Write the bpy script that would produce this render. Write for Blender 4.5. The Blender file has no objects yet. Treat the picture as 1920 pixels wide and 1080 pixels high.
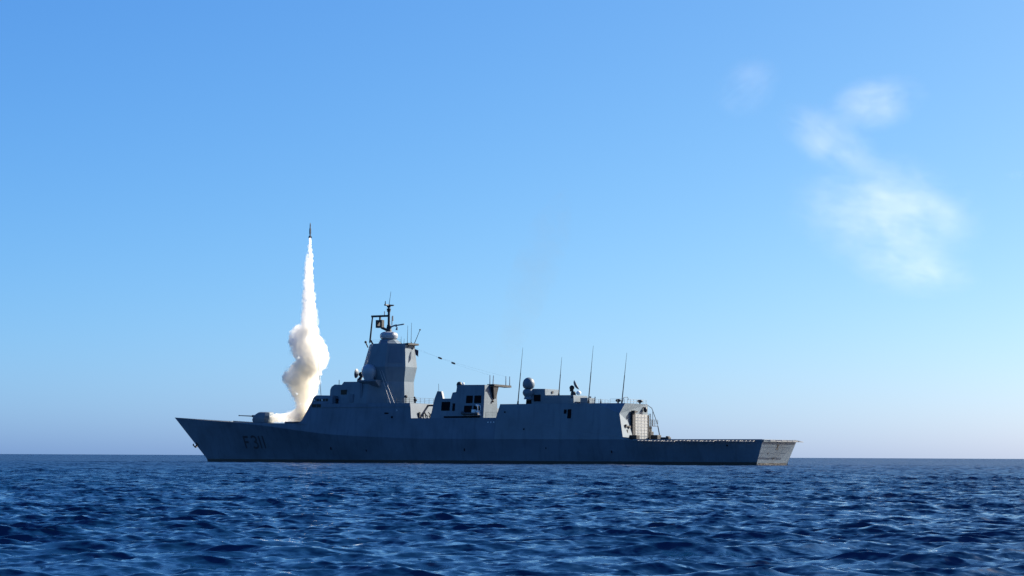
import bpy, bmesh, math, random
import numpy as np
from mathutils import Vector, Matrix

scene = bpy.context.scene
R = math.radians

# ------------------------------------------------------------------ camera
EYE = 1.4                                  # eye height above the water, in a small boat
cd = bpy.data.cameras.new('camera')
cam = bpy.data.objects.new('camera', cd)
scene.collection.objects.link(cam)
scene.camera = cam
cd.sensor_width = 36.0
cd.lens = 70.5
cd.clip_start = 0.2
cd.clip_end = 90000
PITCH = math.atan((855.8 - 540) / 3760)
ROLL = math.atan(0.0048)
cam.matrix_world = Matrix.Translation((0, 0, EYE)) @ Matrix.Rotation(R(90) + PITCH, 4, 'X') @ Matrix.Rotation(ROLL, 4, 'Z')

# ------------------------------------------------------------------ sky and sun
SUN_AZ = R(30)                             # counter-clockwise from +X (to the right and behind the ship)
SUN_EL = R(31)
world = bpy.data.worlds.new('World')
scene.world = world
world.use_nodes = True
wn, wl = world.node_tree.nodes, world.node_tree.links
wn.clear()
sky = wn.new('ShaderNodeTexSky')
sky.sky_type = 'NISHITA'
sky.sun_disc = False
sky.sun_elevation = SUN_EL
sky.sun_rotation = R(90) - SUN_AZ
sky.altitude = 0
sky.air_density = 0.58
sky.dust_density = 1.1
sky.ozone_density = 10.0
bg = wn.new('ShaderNodeBackground')
bg.inputs['Strength'].default_value = 0.05
wo = wn.new('ShaderNodeOutputWorld')
# the phone camera's colour response: per-channel contrast, then white balance
sp = wn.new('ShaderNodeSeparateColor'); cm = wn.new('ShaderNodeCombineColor')
wl.new(sky.outputs[0], sp.inputs[0])
for i, (power, gain) in enumerate(((1.22, 0.78), (0.90, 1.06), (0.47, 2.03))):
    pw = wn.new('ShaderNodeMath'); pw.operation = 'POWER'; pw.inputs[1].default_value = power
    gn = wn.new('ShaderNodeMath'); gn.operation = 'MULTIPLY'; gn.inputs[1].default_value = gain
    wl.new(sp.outputs[i], pw.inputs[0]); wl.new(pw.outputs[0], gn.inputs[0]); wl.new(gn.outputs[0], cm.inputs[i])
wl.new(cm.outputs[0], bg.inputs[0])
wl.new(bg.outputs[0], wo.inputs[0])

sd = bpy.data.lights.new('sun', 'SUN')
sd.energy = 3.4
sd.angle = R(0.5)
sd.color = (1.0, 0.91, 0.785)
sun = bpy.data.objects.new('sun', sd)
scene.collection.objects.link(sun)
sdir = Vector((math.cos(SUN_EL) * math.cos(SUN_AZ), math.cos(SUN_EL) * math.sin(SUN_AZ), math.sin(SUN_EL)))
sun.rotation_euler = sdir.to_track_quat('Z', 'Y').to_euler()
sun.location = sdir * 300

vs = scene.view_settings
vs.view_transform = 'Standard'
vs.look = 'None'
vs.gamma = 1.0
vs.use_curve_mapping = False
vs.exposure = 2.08

cy = scene.cycles
cy.max_bounces = 16
cy.diffuse_bounces = 4
cy.glossy_bounces = 4
cy.transparent_max_bounces = 16
cy.volume_bounces = 14
cy.use_denoising = True
cy.sample_clamp_indirect = 8

# ------------------------------------------------------------------ helpers
def mat(name, color, rough=0.5, metal=0.0, spec=0.5):
    m = bpy.data.materials.new(name)
    m.use_nodes = True
    b = m.node_tree.nodes['Principled BSDF']
    b.inputs['Base Color'].default_value = (*color, 1)
    b.inputs['Roughness'].default_value = rough
    b.inputs['Metallic'].default_value = metal
    b.inputs['Specular IOR Level'].default_value = spec
    return m

def weathered(name, color, rough=0.5, var=0.12, streak=0.10, bump=0.02, spec=0.3):
    """Painted steel: patchy colour, faint vertical run-off streaks, slightly dished plating."""
    m = mat(name, color, rough, 0, spec)
    nt = m.node_tree
    N, L = nt.nodes, nt.links
    b = N['Principled BSDF']
    tc = N.new('ShaderNodeTexCoord')
    n1 = N.new('ShaderNodeTexNoise'); n1.inputs['Scale'].default_value = 0.22; n1.inputs['Detail'].default_value = 5
    L.new(tc.outputs['Object'], n1.inputs['Vector'])
    mp = N.new('ShaderNodeMapping'); mp.inputs['Scale'].default_value = (1.3, 1.3, 0.10)
    L.new(tc.outputs['Object'], mp.inputs['Vector'])
    n2 = N.new('ShaderNodeTexNoise'); n2.inputs['Scale'].default_value = 1.0; n2.inputs['Detail'].default_value = 3
    L.new(mp.outputs[0], n2.inputs['Vector'])
    r1 = N.new('ShaderNodeMapRange'); r1.inputs[1].default_value = .3; r1.inputs[2].default_value = .7
    r1.inputs[3].default_value = 1 - var; r1.inputs[4].default_value = 1 + var
    L.new(n1.outputs[0], r1.inputs[0])
    r2 = N.new('ShaderNodeMapRange'); r2.inputs[1].default_value = .5; r2.inputs[2].default_value = .75
    r2.inputs[3].default_value = 1; r2.inputs[4].default_value = 1 - streak
    L.new(n2.outputs[0], r2.inputs[0])
    mu = N.new('ShaderNodeMath'); mu.operation = 'MULTIPLY'
    L.new(r1.outputs[0], mu.inputs[0]); L.new(r2.outputs[0], mu.inputs[1])
    mx = N.new('ShaderNodeVectorMath'); mx.operation = 'SCALE'
    mx.inputs[0].default_value = color
    L.new(mu.outputs[0], mx.inputs['Scale'])
    L.new(mx.outputs[0], b.inputs['Base Color'])
    n3 = N.new('ShaderNodeTexNoise'); n3.inputs['Scale'].default_value = 0.6; n3.inputs['Detail'].default_value = 2
    L.new(tc.outputs['Object'], n3.inputs['Vector'])
    bp = N.new('ShaderNodeBump'); bp.inputs['Strength'].default_value = 0.5; bp.inputs['Distance'].default_value = bump
    L.new(n3.outputs[0], bp.inputs['Height'])
    L.new(bp.outputs[0], b.inputs['Normal'])
    return m

M_GREY = weathered('ship_grey_paint', (0.080, 0.116, 0.156), 0.55, 0.18, 0.2)
M_GREY2 = weathered('ship_grey_paint_upper', (0.102, 0.140, 0.174), 0.5, 0.15, 0.18)
M_DECK = weathered('deck_grey_paint', (0.05, 0.06, 0.07), 0.8)
M_BOOT = mat('black_boot_topping', (0.008, 0.008, 0.010), 0.5)
M_DARK = mat('dark_opening', (0.004, 0.0045, 0.006), 0.7, 0, .08)
M_FIT = mat('dark_fitting_metal', (0.018, 0.020, 0.024), 0.55, 0, .3)
M_GLASS = mat('bridge_glass', (0.006, 0.007, 0.010), 0.35, 0, .2)
M_NUM = mat('pennant_black', (0.020, 0.023, 0.029), 0.6)
M_WHITE = weathered('white_paint', (0.72, 0.72, 0.70), 0.45, 0.05, 0.05)
M_DOME = mat('radome_shell', (0.23, 0.26, 0.30), 0.35)
M_DOOR = weathered('door_light_grey', (0.25, 0.26, 0.26), 0.5, 0.06, 0.08)
M_RUBBER = mat('boat_rubber', (0.03, 0.032, 0.036), 0.6)
M_WIRE = mat('wire', (0.16, 0.17, 0.18), 0.5)
M_LINE = mat('light_rope', (0.42, 0.43, 0.44), 0.7)
M_NET = mat('safety_net_mesh', (0.15, 0.16, 0.165), 0.7)
M_ORANGE = mat('lifering_white', (0.6, 0.6, 0.58), 0.5)
M_MISSILE = mat('missile_paint', (0.10, 0.105, 0.11), 0.45)
M_FLAG = mat('flag_cloth', (0.035, 0.035, 0.06), 0.8)

class MB:
    """Collects shapes; build() links them as ONE mesh object."""
    def __init__(self):
        self.bm = bmesh.new()
    def poly(self, pts):
        return self.bm.faces.new([self.bm.verts.new(p) for p in pts])
    def loft(self, rings, cap=True, closed=True):
        vr = [[self.bm.verts.new(p) for p in r] for r in rings]
        n = len(rings[0])
        for a, b in zip(vr[:-1], vr[1:]):
            for i in range(n if closed else n - 1):
                j = (i + 1) % n
                self.bm.faces.new((a[i], a[j], b[j], b[i]))
        if cap:
            self.bm.faces.new(vr[0][::-1]); self.bm.faces.new(vr[-1])
        return self
    def box(self, x0, x1, y0, y1, z0, z1):
        return self.loft([[(x0, y0, z), (x1, y0, z), (x1, y1, z), (x0, y1, z)] for z in (z0, z1)])
    def prism(self, prof, vp, vs_):
        """profile [(a,z)] swept from starboard to port; vp/vs_ give v(z)."""
        return self.loft([[(a, vs_(z), z) for a, z in prof], [(a, vp(z), z) for a, z in prof]])
    def tube(self, p, q, r, r2=None, n=8):
        p, q = Vector(p), Vector(q)
        r2 = r if r2 is None else r2
        d = (q - p).normalized()
        u = d.orthogonal().normalized(); w = d.cross(u)
        ring = lambda c, rr: [c + (u * math.cos(t) + w * math.sin(t)) * rr for t in [2 * math.pi * i / n for i in range(n)]]
        return self.loft([ring(p, r), ring(q, r2)])
    def path(self, pts, r, n=6):
        for p, q in zip(pts[:-1], pts[1:]):
            self.tube(p, q, r, n=n)
        return self
    def lathe(self, prof, c, axis=(0, 0, 1), n=24):
        """profile [(radius, height)] turned about an axis through c."""
        d = Vector(axis).normalized(); u = d.orthogonal().normalized(); w = d.cross(u); c = Vector(c)
        rings = [[c + d * h + (u * math.cos(2 * math.pi * i / n) + w * math.sin(2 * math.pi * i / n)) * max(rr, 0.004) for i in range(n)] for rr, h in prof]
        return self.loft(rings)
    def ball(self, c, rx, ry, rz, n=20, m=12):
        prof = [(math.sin(math.pi * i / m), -math.cos(math.pi * i / m)) for i in range(m + 1)]
        c = Vector(c)
        rings = [[c + Vector((math.cos(2 * math.pi * k / n) * max(s, .01) * rx, math.sin(2 * math.pi * k / n) * max(s, .01) * ry, h * rz)) for k in range(n)] for s, h in prof]
        return self.loft(rings)
    def build(self, name, m, parent=None, smooth=None, bevel=0):
        bmesh.ops.recalc_face_normals(self.bm, faces=self.bm.faces)
        if bevel:
            bmesh.ops.bevel(self.bm, geom=[e for e in self.bm.edges if len(e.link_faces) == 2 and e.calc_face_angle(0) > 0.5],
                            offset=bevel, segments=2, affect='EDGES', profile=0.6)
        me = bpy.data.meshes.new(name)
        self.bm.to_mesh(me); self.bm.free()
        if smooth is not None:
            me.shade_smooth()
            me.set_sharp_from_angle(angle=R(smooth))
        me.materials.append(m)
        o = bpy.data.objects.new(name, me)
        scene.collection.objects.link(o)
        if parent: o.parent = parent
        return o

def empty(name, loc=(0, 0, 0), rz=0):
    o = bpy.data.objects.new(name, None)
    scene.collection.objects.link(o)
    o.location = loc; o.rotation_euler = (0, 0, rz)
    return o

def tag(o, label=None, cat=None, group=None, kind=None):
    if label: o['label'] = label
    if cat: o['category'] = cat
    if group: o['group'] = group
    if kind: o['kind'] = kind
    return o

# ------------------------------------------------------------------ sea
def make_sea():
    rng = np.random.default_rng(7)
    fine = np.linspace(R(-19), R(19), 1050)
    coarse = np.linspace(R(19), R(341), 90)[1:-1]
    th = np.concatenate([fine, coarse])
    n = len(th)
    rs = [2.0]
    while rs[-1] < 420:
        r = rs[-1]
        rs.append(r + (0.5 if r < 9 else 0.03 + 0.0012 * max(r - 14, 0)))
    while rs[-1] < 60000:
        rs.append(rs[-1] * 1.02)
    rs = np.array(rs)
    dr = np.gradient(rs)
    dth = np.full(n, fine[1] - fine[0]); dth[len(fine):] = coarse[1] - coarse[0]
    rr, tt = np.meshgrid(rs, th, indexing='ij')
    x = (rr * np.sin(tt)).astype(np.float32); y = (rr * np.cos(tt)).astype(np.float32)
    cell = np.maximum(dr[:, None] * np.ones(n)[None, :], 0.5 * rs[:, None] * dth[None, :]).astype(np.float32)
    z = np.zeros_like(x); ox = np.zeros_like(x); oy = np.zeros_like(x)
    # patchy wind: slow modulation of the chop
    def slow(sx, sy, ph):
        return np.sin(x * sx + y * sy + ph)
    gust = 1 + 0.16 * slow(.11, .05, 1.) * slow(-.04, .13, 2.) + 0.14 * slow(.31, -.17, .4) * slow(.12, .27, 3.)
    lost = np.zeros_like(x)
    lams = np.exp(rng.uniform(np.log(0.2), np.log(3.4), 110))
    for lam in lams:
        k = 2 * np.pi / lam
        d = rng.normal(R(-82), R(27))                       # running mostly towards the boat
        if rng.random() < .15: d += math.pi
        kx, ky = k * math.cos(d), k * math.sin(d)
        steep = 0.052 * (1.0 if lam < 0.8 else (0.8 / lam) ** 0.65)
        amp = np.float32(steep / k * rng.uniform(.6, 1.35))
        att = np.clip((lam / cell - 2.2) / 3.0, 0, 1)
        rows = att.max(axis=1) > 0
        lost += np.float32((amp * k) ** 2) * (1 - att)
        ph = np.float32(kx) * x[rows] + np.float32(ky) * y[rows] + np.float32(rng.uniform(0, 6.283))
        a = amp * att[rows] * gust[rows]
        z[rows] += a * np.cos(ph)
        s = a * np.sin(ph) * np.float32(1.0)
        ox[rows] -= s * np.float32(math.cos(d)); oy[rows] -= s * np.float32(math.sin(d))
    # a few long low swells
    for lam, amp, d in ((17, .028, -80), (26, .04, -60), (9, .018, -110), (6.3, .014, -58), (7.1, .014, -88)):
        k = 2 * np.pi / lam
        att = np.clip((lam / cell - 2.2) / 3.0, 0, 1)
        z += amp * att * np.cos(k * (math.cos(R(d)) * x + math.sin(R(d)) * y) + lam)
    x = x + ox; y = y + oy
    nr = len(rs)
    co = np.stack([x, y, z], -1).reshape(-1, 3)
    co = np.concatenate([co, [[0, 0, -0.05]]]).astype(np.float32)
    i = np.arange(nr - 1)[:, None] * n; j = np.arange(n)[None, :]; j2 = (j + 1) % n
    quads = np.stack([i + j, i + n + j, i + n + j2, i + j2], -1).reshape(-1, 4)
    jj = np.arange(n)
    tris = np.stack([np.full(n, nr * n), jj, (jj + 1) % n], -1)
    loops = np.concatenate([quads.ravel(), tris.ravel()]).astype(np.int32)
    starts = np.concatenate([np.arange(len(quads)) * 4, len(quads) * 4 + np.arange(n) * 3]).astype(np.int32)
    tot = np.concatenate([np.full(len(quads), 4), np.full(n, 3)]).astype(np.int32)
    me = bpy.data.meshes.new('sea')
    me.vertices.add(len(co)); me.vertices.foreach_set('co', co.ravel())
    me.loops.add(len(loops)); me.loops.foreach_set('vertex_index', loops)
    me.polygons.add(len(starts)); me.polygons.foreach_set('loop_start', starts); me.polygons.foreach_set('loop_total', tot)
    me.update(calc_edges=True)
    at = me.attributes.new('ripple', 'FLOAT', 'POINT')
    lost = np.sqrt(lost / lost.max())
    at.data.foreach_set('value', np.concatenate([lost.ravel(), [0]]).astype(np.float32))
    me.shade_smooth()
    m = bpy.data.materials.new('sea_water'); m.use_nodes = True
    N, L = m.node_tree.nodes, m.node_tree.links
    b = N['Principled BSDF']
    b.inputs['Base Color'].default_value = (0.002, 0.019, 0.058, 1)
    b.inputs['Roughness'].default_value = 0.06
    b.inputs['IOR'].default_value = 1.333
    tc = N.new('ShaderNodeTexCoord')
    # wavelets too small for the mesh: slopes added straight to the normal
    geo = N.new('ShaderNodeNewGeometry')
    acc = geo.outputs['Normal']
    atn = N.new('ShaderNodeAttribute'); atn.attribute_name = 'ripple'
    gain = N.new('ShaderNodeMapRange'); gain.inputs[3].default_value = 1.0; gain.inputs[4].default_value = 2.7
    L.new(atn.outputs['Fac'], gain.inputs[0])
    ro = N.new('ShaderNodeMapRange'); ro.inputs[1].default_value = .55; ro.inputs[3].default_value = .06; ro.inputs[4].default_value = .38
    L.new(atn.outputs['Fac'], ro.inputs[0]); L.new(ro.outputs[0], b.inputs['Roughness'])
    for sc, det, amp, rot, stretch in ((0.16, 2, .14, 8, .55), (0.62, 3, .34, -12, .6), (2.6, 3, .58, 15, .6), (8.5, 3, .58, -5, .6)):
        nz = N.new('ShaderNodeTexNoise'); nz.inputs['Scale'].default_value = sc
        nz.inputs['Detail'].default_value = det; nz.inputs['Roughness'].default_value = 0.55
        mp = N.new('ShaderNodeMapping'); mp.inputs['Rotation'].default_value = (0, 0, R(rot)); mp.inputs['Scale'].default_value = (stretch, 1.4, 1)
        L.new(tc.outputs['Object'], mp.inputs[0]); L.new(mp.outputs[0], nz.inputs['Vector'])
        sub = N.new('ShaderNodeVectorMath'); sub.operation = 'SUBTRACT'; sub.inputs[1].default_value = (.5, .5, .5)
        L.new(nz.outputs['Color'], sub.inputs[0])
        mul = N.new('ShaderNodeVectorMath'); mul.operation = 'MULTIPLY'; mul.inputs[1].default_value = (amp * 1.2, amp * 2.0, 0)
        L.new(sub.outputs[0], mul.inputs[0])
        ad = N.new('ShaderNodeVectorMath'); ad.operation = 'ADD'; sg = N.new('ShaderNodeVectorMath'); sg.operation = 'SCALE'; L.new(mul.outputs[0], sg.inputs[0]); L.new(gain.outputs[0], sg.inputs['Scale'])
        L.new(acc, ad.inputs[0]); L.new(sg.outputs[0], ad.inputs[1])
        acc = ad.outputs[0]
    nm = N.new('ShaderNodeVectorMath'); nm.operation = 'NORMALIZE'; L.new(acc, nm.inputs[0])
    L.new(nm.outputs[0], b.inputs['Normal'])
    me.materials.append(m)
    o = bpy.data.objects.new('sea', me)
    scene.collection.objects.link(o)
    tag(o, 'choppy deep blue sea reaching to the horizon', 'sea', kind='structure')

make_sea()

# ------------------------------------------------------------------ frigate
# local axes: x = metres forward of the transom, y = metres to port, z = metres above the waterline
SHIP_LOC = (46.18, 345.58, 0.0)
SHIP_RZ = R(150)
SHIP_M = Matrix.Translation(SHIP_LOC) @ Matrix.Rotation(SHIP_RZ, 4, 'Z')
frigate = empty('frigate', SHIP_LOC, SHIP_RZ)
tag(frigate, 'grey naval frigate lying beam-on across the horizon, bow to the left', 'warship')

def side(z):                                # sloping side plane of the upper works
    return 8.4 - (z - 4.6) * 0.13
def off(d):
    return lambda z: side(z) - d
def const(v):
    return lambda z: v
def interp(x, tab):
    xs = [t[0] for t in tab]; ys = [t[1] for t in tab]
    return float(np.interp(x, xs, ys))
def smooth_interp(x, tab):
    xs = np.array([t[0] for t in tab], float); ys = np.array([t[1] for t in tab], float)
    h = np.diff(xs); s = np.diff(ys) / h
    m = np.zeros(len(xs)); m[0] = s[0]; m[-1] = s[-1]
    for i in range(1, len(xs) - 1):
        m[i] = 0 if s[i - 1] * s[i] <= 0 else 2 * s[i - 1] * s[i] / (s[i - 1] + s[i])
    i = int(np.clip(np.searchsorted(xs, x) - 1, 0, len(xs) - 2))
    t = (x - xs[i]) / h[i]
    return float((2*t**3-3*t**2+1)*ys[i] + (t**3-2*t**2+t)*h[i]*m[i] + (-2*t**3+3*t**2)*ys[i+1] + (t**3-t**2)*h[i]*m[i+1])

WLB = [(1.6, 6.7), (20, 7.3), (45, 7.6), (70, 7.4), (90, 6.0), (104, 4.0), (114, 2.1), (120, .95), (123.8, .06)]
KNZ = [(0, 4.25), (23, 4.4), (67, 4.6), (77, 4.9), (87.3, 5.35), (95.2, 6.1), (104, 7.05), (109.8, 7.5), (114.4, 7.88), (124, 8.4), (133, 9.0)]
DKZ = [(0, 4.25), (23, 4.4), (24, 4.4), (95, 7.5), (106, 7.68), (115.7, 8.0), (124, 8.45), (133, 9.02)]
KNB = [(0, 7.55), (12, 8.05), (25, 8.4), (70, 8.4), (90, 8.32), (96, 8.05), (104, 7.0), (114.4, 5.05), (124, 2.55), (130, .85), (133, .06)]

def deck_pt(a):
    """sheer edge forward, waist edge amidships"""
    zk = smooth_interp(a, KNZ); bk = smooth_interp(a, KNB)
    if a < 24.2: zd = zk + .003
    elif a < 51.0: zd = zk + .05
    elif a < 95.5: zd = 8.4
    else: zd = max(interp(a, DKZ), zk + .003)
    return zd, max(bk - (zd - zk) * 0.13, .05)

def hull_lower(u, s):
    """u: 0 transom .. 1 stem; s: 0 waterline .. 1 knuckle"""
    aw = 1.6 + (123.8 - 1.6) * u; ak = 133.0 * u
    bw = smooth_interp(aw, WLB); bk = smooth_interp(ak, KNB); zk = smooth_interp(ak, KNZ)
    e = s ** (1.0 + 0.35 * u)                # slight concave flare towards the bow
    return Vector((aw + (ak - aw) * s, bw + (bk - bw) * e, zk * s))

US = [i / 150 for i in range(151)]
def hull_mesh():
    mb = MB(); bm = mb.bm
    SS = [-.18] + [i / 8 for i in range(9)]
    grid = {}
    for sgn in (1, -1):
        for i, u in enumerate(US):
            for j, s in enumerate(SS):
                p = hull_lower(u, max(s, 0)); 
                if s < 0: p.z = -1.2; p.y *= .93
                p.y *= sgn
                grid[sgn, i, j] = bm.verts.new(p)
            # band above the knuckle
            ak = 133 * u
            zd, bd = deck_pt(ak)
            grid[sgn, i, len(SS)] = bm.verts.new((ak, bd * sgn, zd))
        for i in range(len(US) - 1):
            for j in range(len(SS)):
                bm.faces.new((grid[sgn, i, j], grid[sgn, i + 1, j], grid[sgn, i + 1, j + 1], grid[sgn, i, j + 1]))
    for j in range(len(SS)):                 # transom and stem closures
        for i in (0, len(US) - 1):
            bm.faces.new((grid[1, i, j], grid[1, i, j + 1], grid[-1, i, j + 1], grid[-1, i, j]))
    bmesh.ops.remove_doubles(bm, verts=bm.verts, dist=1e-4)
    return mb
hull = hull_mesh().build('hull', M_GREY, frigate, smooth=9)

# decks: foredeck, waist deck and flight deck
mb = MB(); bm = mb.bm
prev = None
for u in US:
    a = 133 * u
    zd, bd = deck_pt(a)
    zd -= .05 if a > 24.2 else .02
    w = max(bd - .06, .02)
    cur = (bm.verts.new((a, w, zd)), bm.verts.new((a, -w, zd)))
    if prev: bm.faces.new((prev[0], cur[0], cur[1], prev[1]))
    prev = cur
mb.build('weather_deck', M_DECK, frigate)

# black boot-topping: a thin skin just proud of the plating
mb = MB(); bm = mb.bm
for sgn in (1, -1):
    prev = None
    for u in US:
        top = hull_lower(u, .62 / smooth_interp(133 * u, KNZ)); bot = hull_lower(u, 0)
        cur = []
        for p, z in ((top, top.z), (bot, -.9)):
            cur.append(bm.verts.new((p.x + (.02 if u > .99 else 0), (p.y + .02) * sgn, z)))
        if prev: bm.faces.new((prev[0], cur[0], cur[1], prev[1]))
        prev = cur
mb.build('boot_topping', M_BOOT, hull)

# pennant number F311 painted on the port bow, as strips following the plating
def hull_at(a, z):
    u = a / 130.0
    for _ in range(20):
        s = z / smooth_interp(133 * u, KNZ)
        p = hull_lower(u, s)
        u += (a - p.x) / 128.0
    return hull_lower(u, z / smooth_interp(133 * u, KNZ))
def stroke(mb, pts, w):
    """a flat painted stroke: pts in (a,z), width w"""
    P = []
    for p, q in zip(pts[:-1], pts[1:]):
        n = max(1, int(math.dist(p, q) / .25))
        P += [(p[0] + (q[0] - p[0]) * t / n, p[1] + (q[1] - p[1]) * t / n) for t in range(n)]
    P.append(pts[-1])
    prev = None
    for i, p in enumerate(P):
        a = P[max(i - 1, 0)]; b = P[min(i + 1, len(P) - 1)]
        d = Vector((b[0] - a[0], b[1] - a[1])).normalized(); nn = Vector((-d.y, d.x)) * w / 2
        cur = []
        for s in (1, -1):
            h = hull_at(p[0] + nn.x * s, p[1] + nn.y * s)
            cur.append(mb.bm.verts.new((h.x, h.y + .025, h.z)))
        if prev: mb.bm.faces.new((prev[0], cur[0], cur[1], prev[1]))
        prev = cur
def digit(mb, ch, a0, zb, H, W, w):
    """a0 = aft-to-fore left edge as seen from port (larger a is further left)"""
    f = lambda x, y: (a0 - x * W - (1 - y) * H * 0.10, zb + y * H)
    if ch == 'F':
        stroke(mb, [f(.12, 0), f(.12, 1)], w); stroke(mb, [f(.0, .93), f(.95, .93)], w); stroke(mb, [f(.12, .5), f(.8, .5)], w)
    if ch == '3':
        arc = [f(.02, .88)]
        arc += [f(.45 + .45 * math.sin(t), .75 + .23 * math.cos(t)) for t in [R(-50 + 23 * k) for k in range(10)]]
        arc += [f(.40, .52)]
        arc += [f(.45 + .50 * math.sin(t), .27 + .25 * math.cos(t)) for t in [R(10 + 22 * k) for k in range(11)]]
        stroke(mb, arc, w)
    if ch == '1':
        stroke(mb, [f(.5, 0), f(.5, 1)], w)
mb = MB()
digit(mb, 'F', 112.3, 2.75, 2.4, 1.6, .38)
digit(mb, '3', 110.0, 2.75, 2.4, 1.6, .38)
digit(mb, '1', 108.1, 2.75, 2.4, .9, .36)
digit(mb, '1', 107.0, 2.75, 2.4, .9, .36)
mb.build('pennant_number', M_NUM, hull)

# stem anchor in its housing
mb = MB()
mb.box(126.0, 127.2, -.28, .28, 3.3, 3.95)
anch = mb.build('anchor_housing', M_FIT, hull, bevel=.06)
mb = MB()
mb.tube((126.9, 0, 3.9), (127.5, 0, 3.0), .14)
mb.tube((127.45, -.75, 3.35), (127.5, 0, 2.95), .10, .16); mb.tube((127.45, .75, 3.35), (127.5, 0, 2.95), .10, .16)
mb.ball((127.45, .75, 3.45), .13, .16, .26, 8, 6); mb.ball((127.45, -.75, 3.45), .13, .16, .26, 8, 6)
mb.build('anchor', M_FIT, hull, smooth=40)

# small side fittings of the hull
for a, z, w, h in ((6.5, 3.45, .28, .26), (28.4, 2.3, .22, .42), (58.6, 2.6, .22, .5), (80.5, 2.4, .2, .4), (88.9, 2.9, .2, .7), (41.5, 2.9, .18, .3)):
    p = hull_at(a, z)
    MB().box(a - w / 2, a + w / 2, p.y - .25, p.y + .05, z - h / 2, z + h / 2).build('discharge_port', M_DARK, hull)
# transom badge and mooring openings
def transom_box(mb, v, z, w, h, d=.04):
    a = 1.6 * (1 - z / 4.25)
    a1 = 1.6 * (1 - (z + h) / 4.25)
    mb.loft([[(a - d, v, z), (a - d, v + w, z), (a + .1, v + w, z), (a + .1, v, z)],
             [(a1 - d, v, z + h), (a1 - d, v + w, z + h), (a1 + .1, v + w, z + h), (a1 + .1, v, z + h)]])
mb = MB()
transom_box(mb, -.35, 2.75, .95, .25); transom_box(mb, -.1, 3.0, .45, .55); transom_box(mb, -.3, 3.4, .9, .25)
mb.build('crest', M_FIT, hull)
mb = MB(); transom_box(mb, .2, 1.1, .5, .3); mb.build('discharge_port', M_FIT, hull)
mb = MB(); transom_box(mb, 3.2, 2.0, .35, .25); mb.build('discharge_port', M_FIT, hull)
mb = MB(); transom_box(mb, -6.3, .05, 12.6, .42, .03); mb.build('stern_boot_topping', M_BOOT, hull)

# flight deck coaming and folding safety nets all round
mb = MB()
for sgn in (1, -1):
    r = []
    for k in range(13):
        a = 24.0 * k / 12
        bk = smooth_interp(a, KNB) * sgn
        r.append([(a, bk - .05 * sgn, 4.22), (a, bk + .14 * sgn, 4.25), (a, bk + .14 * sgn, 4.5), (a, bk - .05 * sgn, 4.5)])
    mb.loft(r)
mb.box(-.16, .12, -7.5, 7.5, 4.10, 4.47)
fdeck = mb.build('flight_deck_edge', M_GREY2, frigate)
def net(p, q, out, drop, m=9, rows=6):
    """one net frame from p to q along the deck edge, reaching out"""
    p, q, out = Vector(p), Vector(q), Vector(out)
    mb = MB()
    o = out + Vector((0, 0, drop))
    mb.tube(p, q, .05, n=6); mb.tube(p + o, q + o, .06, n=6)
    for t in (0, 1 / 3, 2 / 3, 1):
        c = p.lerp(q, t); mb.tube(c, c + o, .05, n=5)
    for i in range(1, m):
        c = p.lerp(q, i / m); mb.tube(c, c + o, .012, n=4)
    for i in range(1, rows):
        mb.tube(p + o * i / rows, q + o * i / rows, .012, n=4)
    mb.build('safety_net', M_NET, fdeck)
for k in range(9):
    a0 = 1.2 + 2.4 * k
    net((a0 + .12, smooth_interp(a0, KNB) + .14, 4.35), (a0 + 2.2, smooth_interp(a0 + 2.2, KNB) + .14, 4.35), (0, .95, 0), -.28 + .05 * (k % 3))
for k in range(9):
    a0 = 1.2 + 2.4 * k
    net((a0 + .12, -smooth_interp(a0, KNB) - .14, 4.35), (a0 + 2.2, -smooth_interp(a0 + 2.2, KNB) - .14, 4.35), (0, -.95, 0), -.1)
for k in range(6):
    v0 = -7.4 + 2.5 * k
    net((-.16, v0, 4.36), (-.16, v0 + 2.3, 4.36), (-1.15, 0, 0), -.22 + .05 * (k % 2), 4, 3)

# gun turret on the foredeck
turret = MB()
def oct_ring(c, l, w, z, ch):
    x, y = c
    return [(x - l + ch, y - w, z), (x + l - ch, y - w, z), (x + l, y - w + ch, z), (x + l, y + w - ch, z),
            (x + l - ch, y + w, z), (x - l + ch, y + w, z), (x - l, y + w - ch, z), (x - l, y - w + ch, z)]
turret.loft([oct_ring((110.4, 0), 1.75, 1.5, 7.7, .5), oct_ring((110.4, 0), 2.05, 1.65, 8.4, .6), oct_ring((110.25, 0), 2.0, 1.6, 9.2, .65),
             oct_ring((109.9, 0), 1.45, 1.25, 9.85, .6), oct_ring((109.85, 0), 1.1, .95, 10.0, .5)])
gun = turret.build('gun_turret', M_GREY2, frigate, smooth=28)
mb = MB(); mb.tube((112.0, 0, 9.12), (113.2, 0, 9.2), .3, .22, 12); mb.build('mantlet', M_FIT, gun, smooth=40)
mb = MB(); mb.tube((113.0, 0, 9.18), (116.5, 0, 9.32), .11, .075, 10); mb.tube((116.35, 0, 9.31), (116.6, 0, 9.325), .11, .11, 10)
mb.build('barrel', M_FIT, gun, smooth=40)
MB().lathe([(1.95, 0), (1.95, .3)], (110.4, 0, 7.55)).build('turret_ring', M_DECK, gun, smooth=40)

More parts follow.
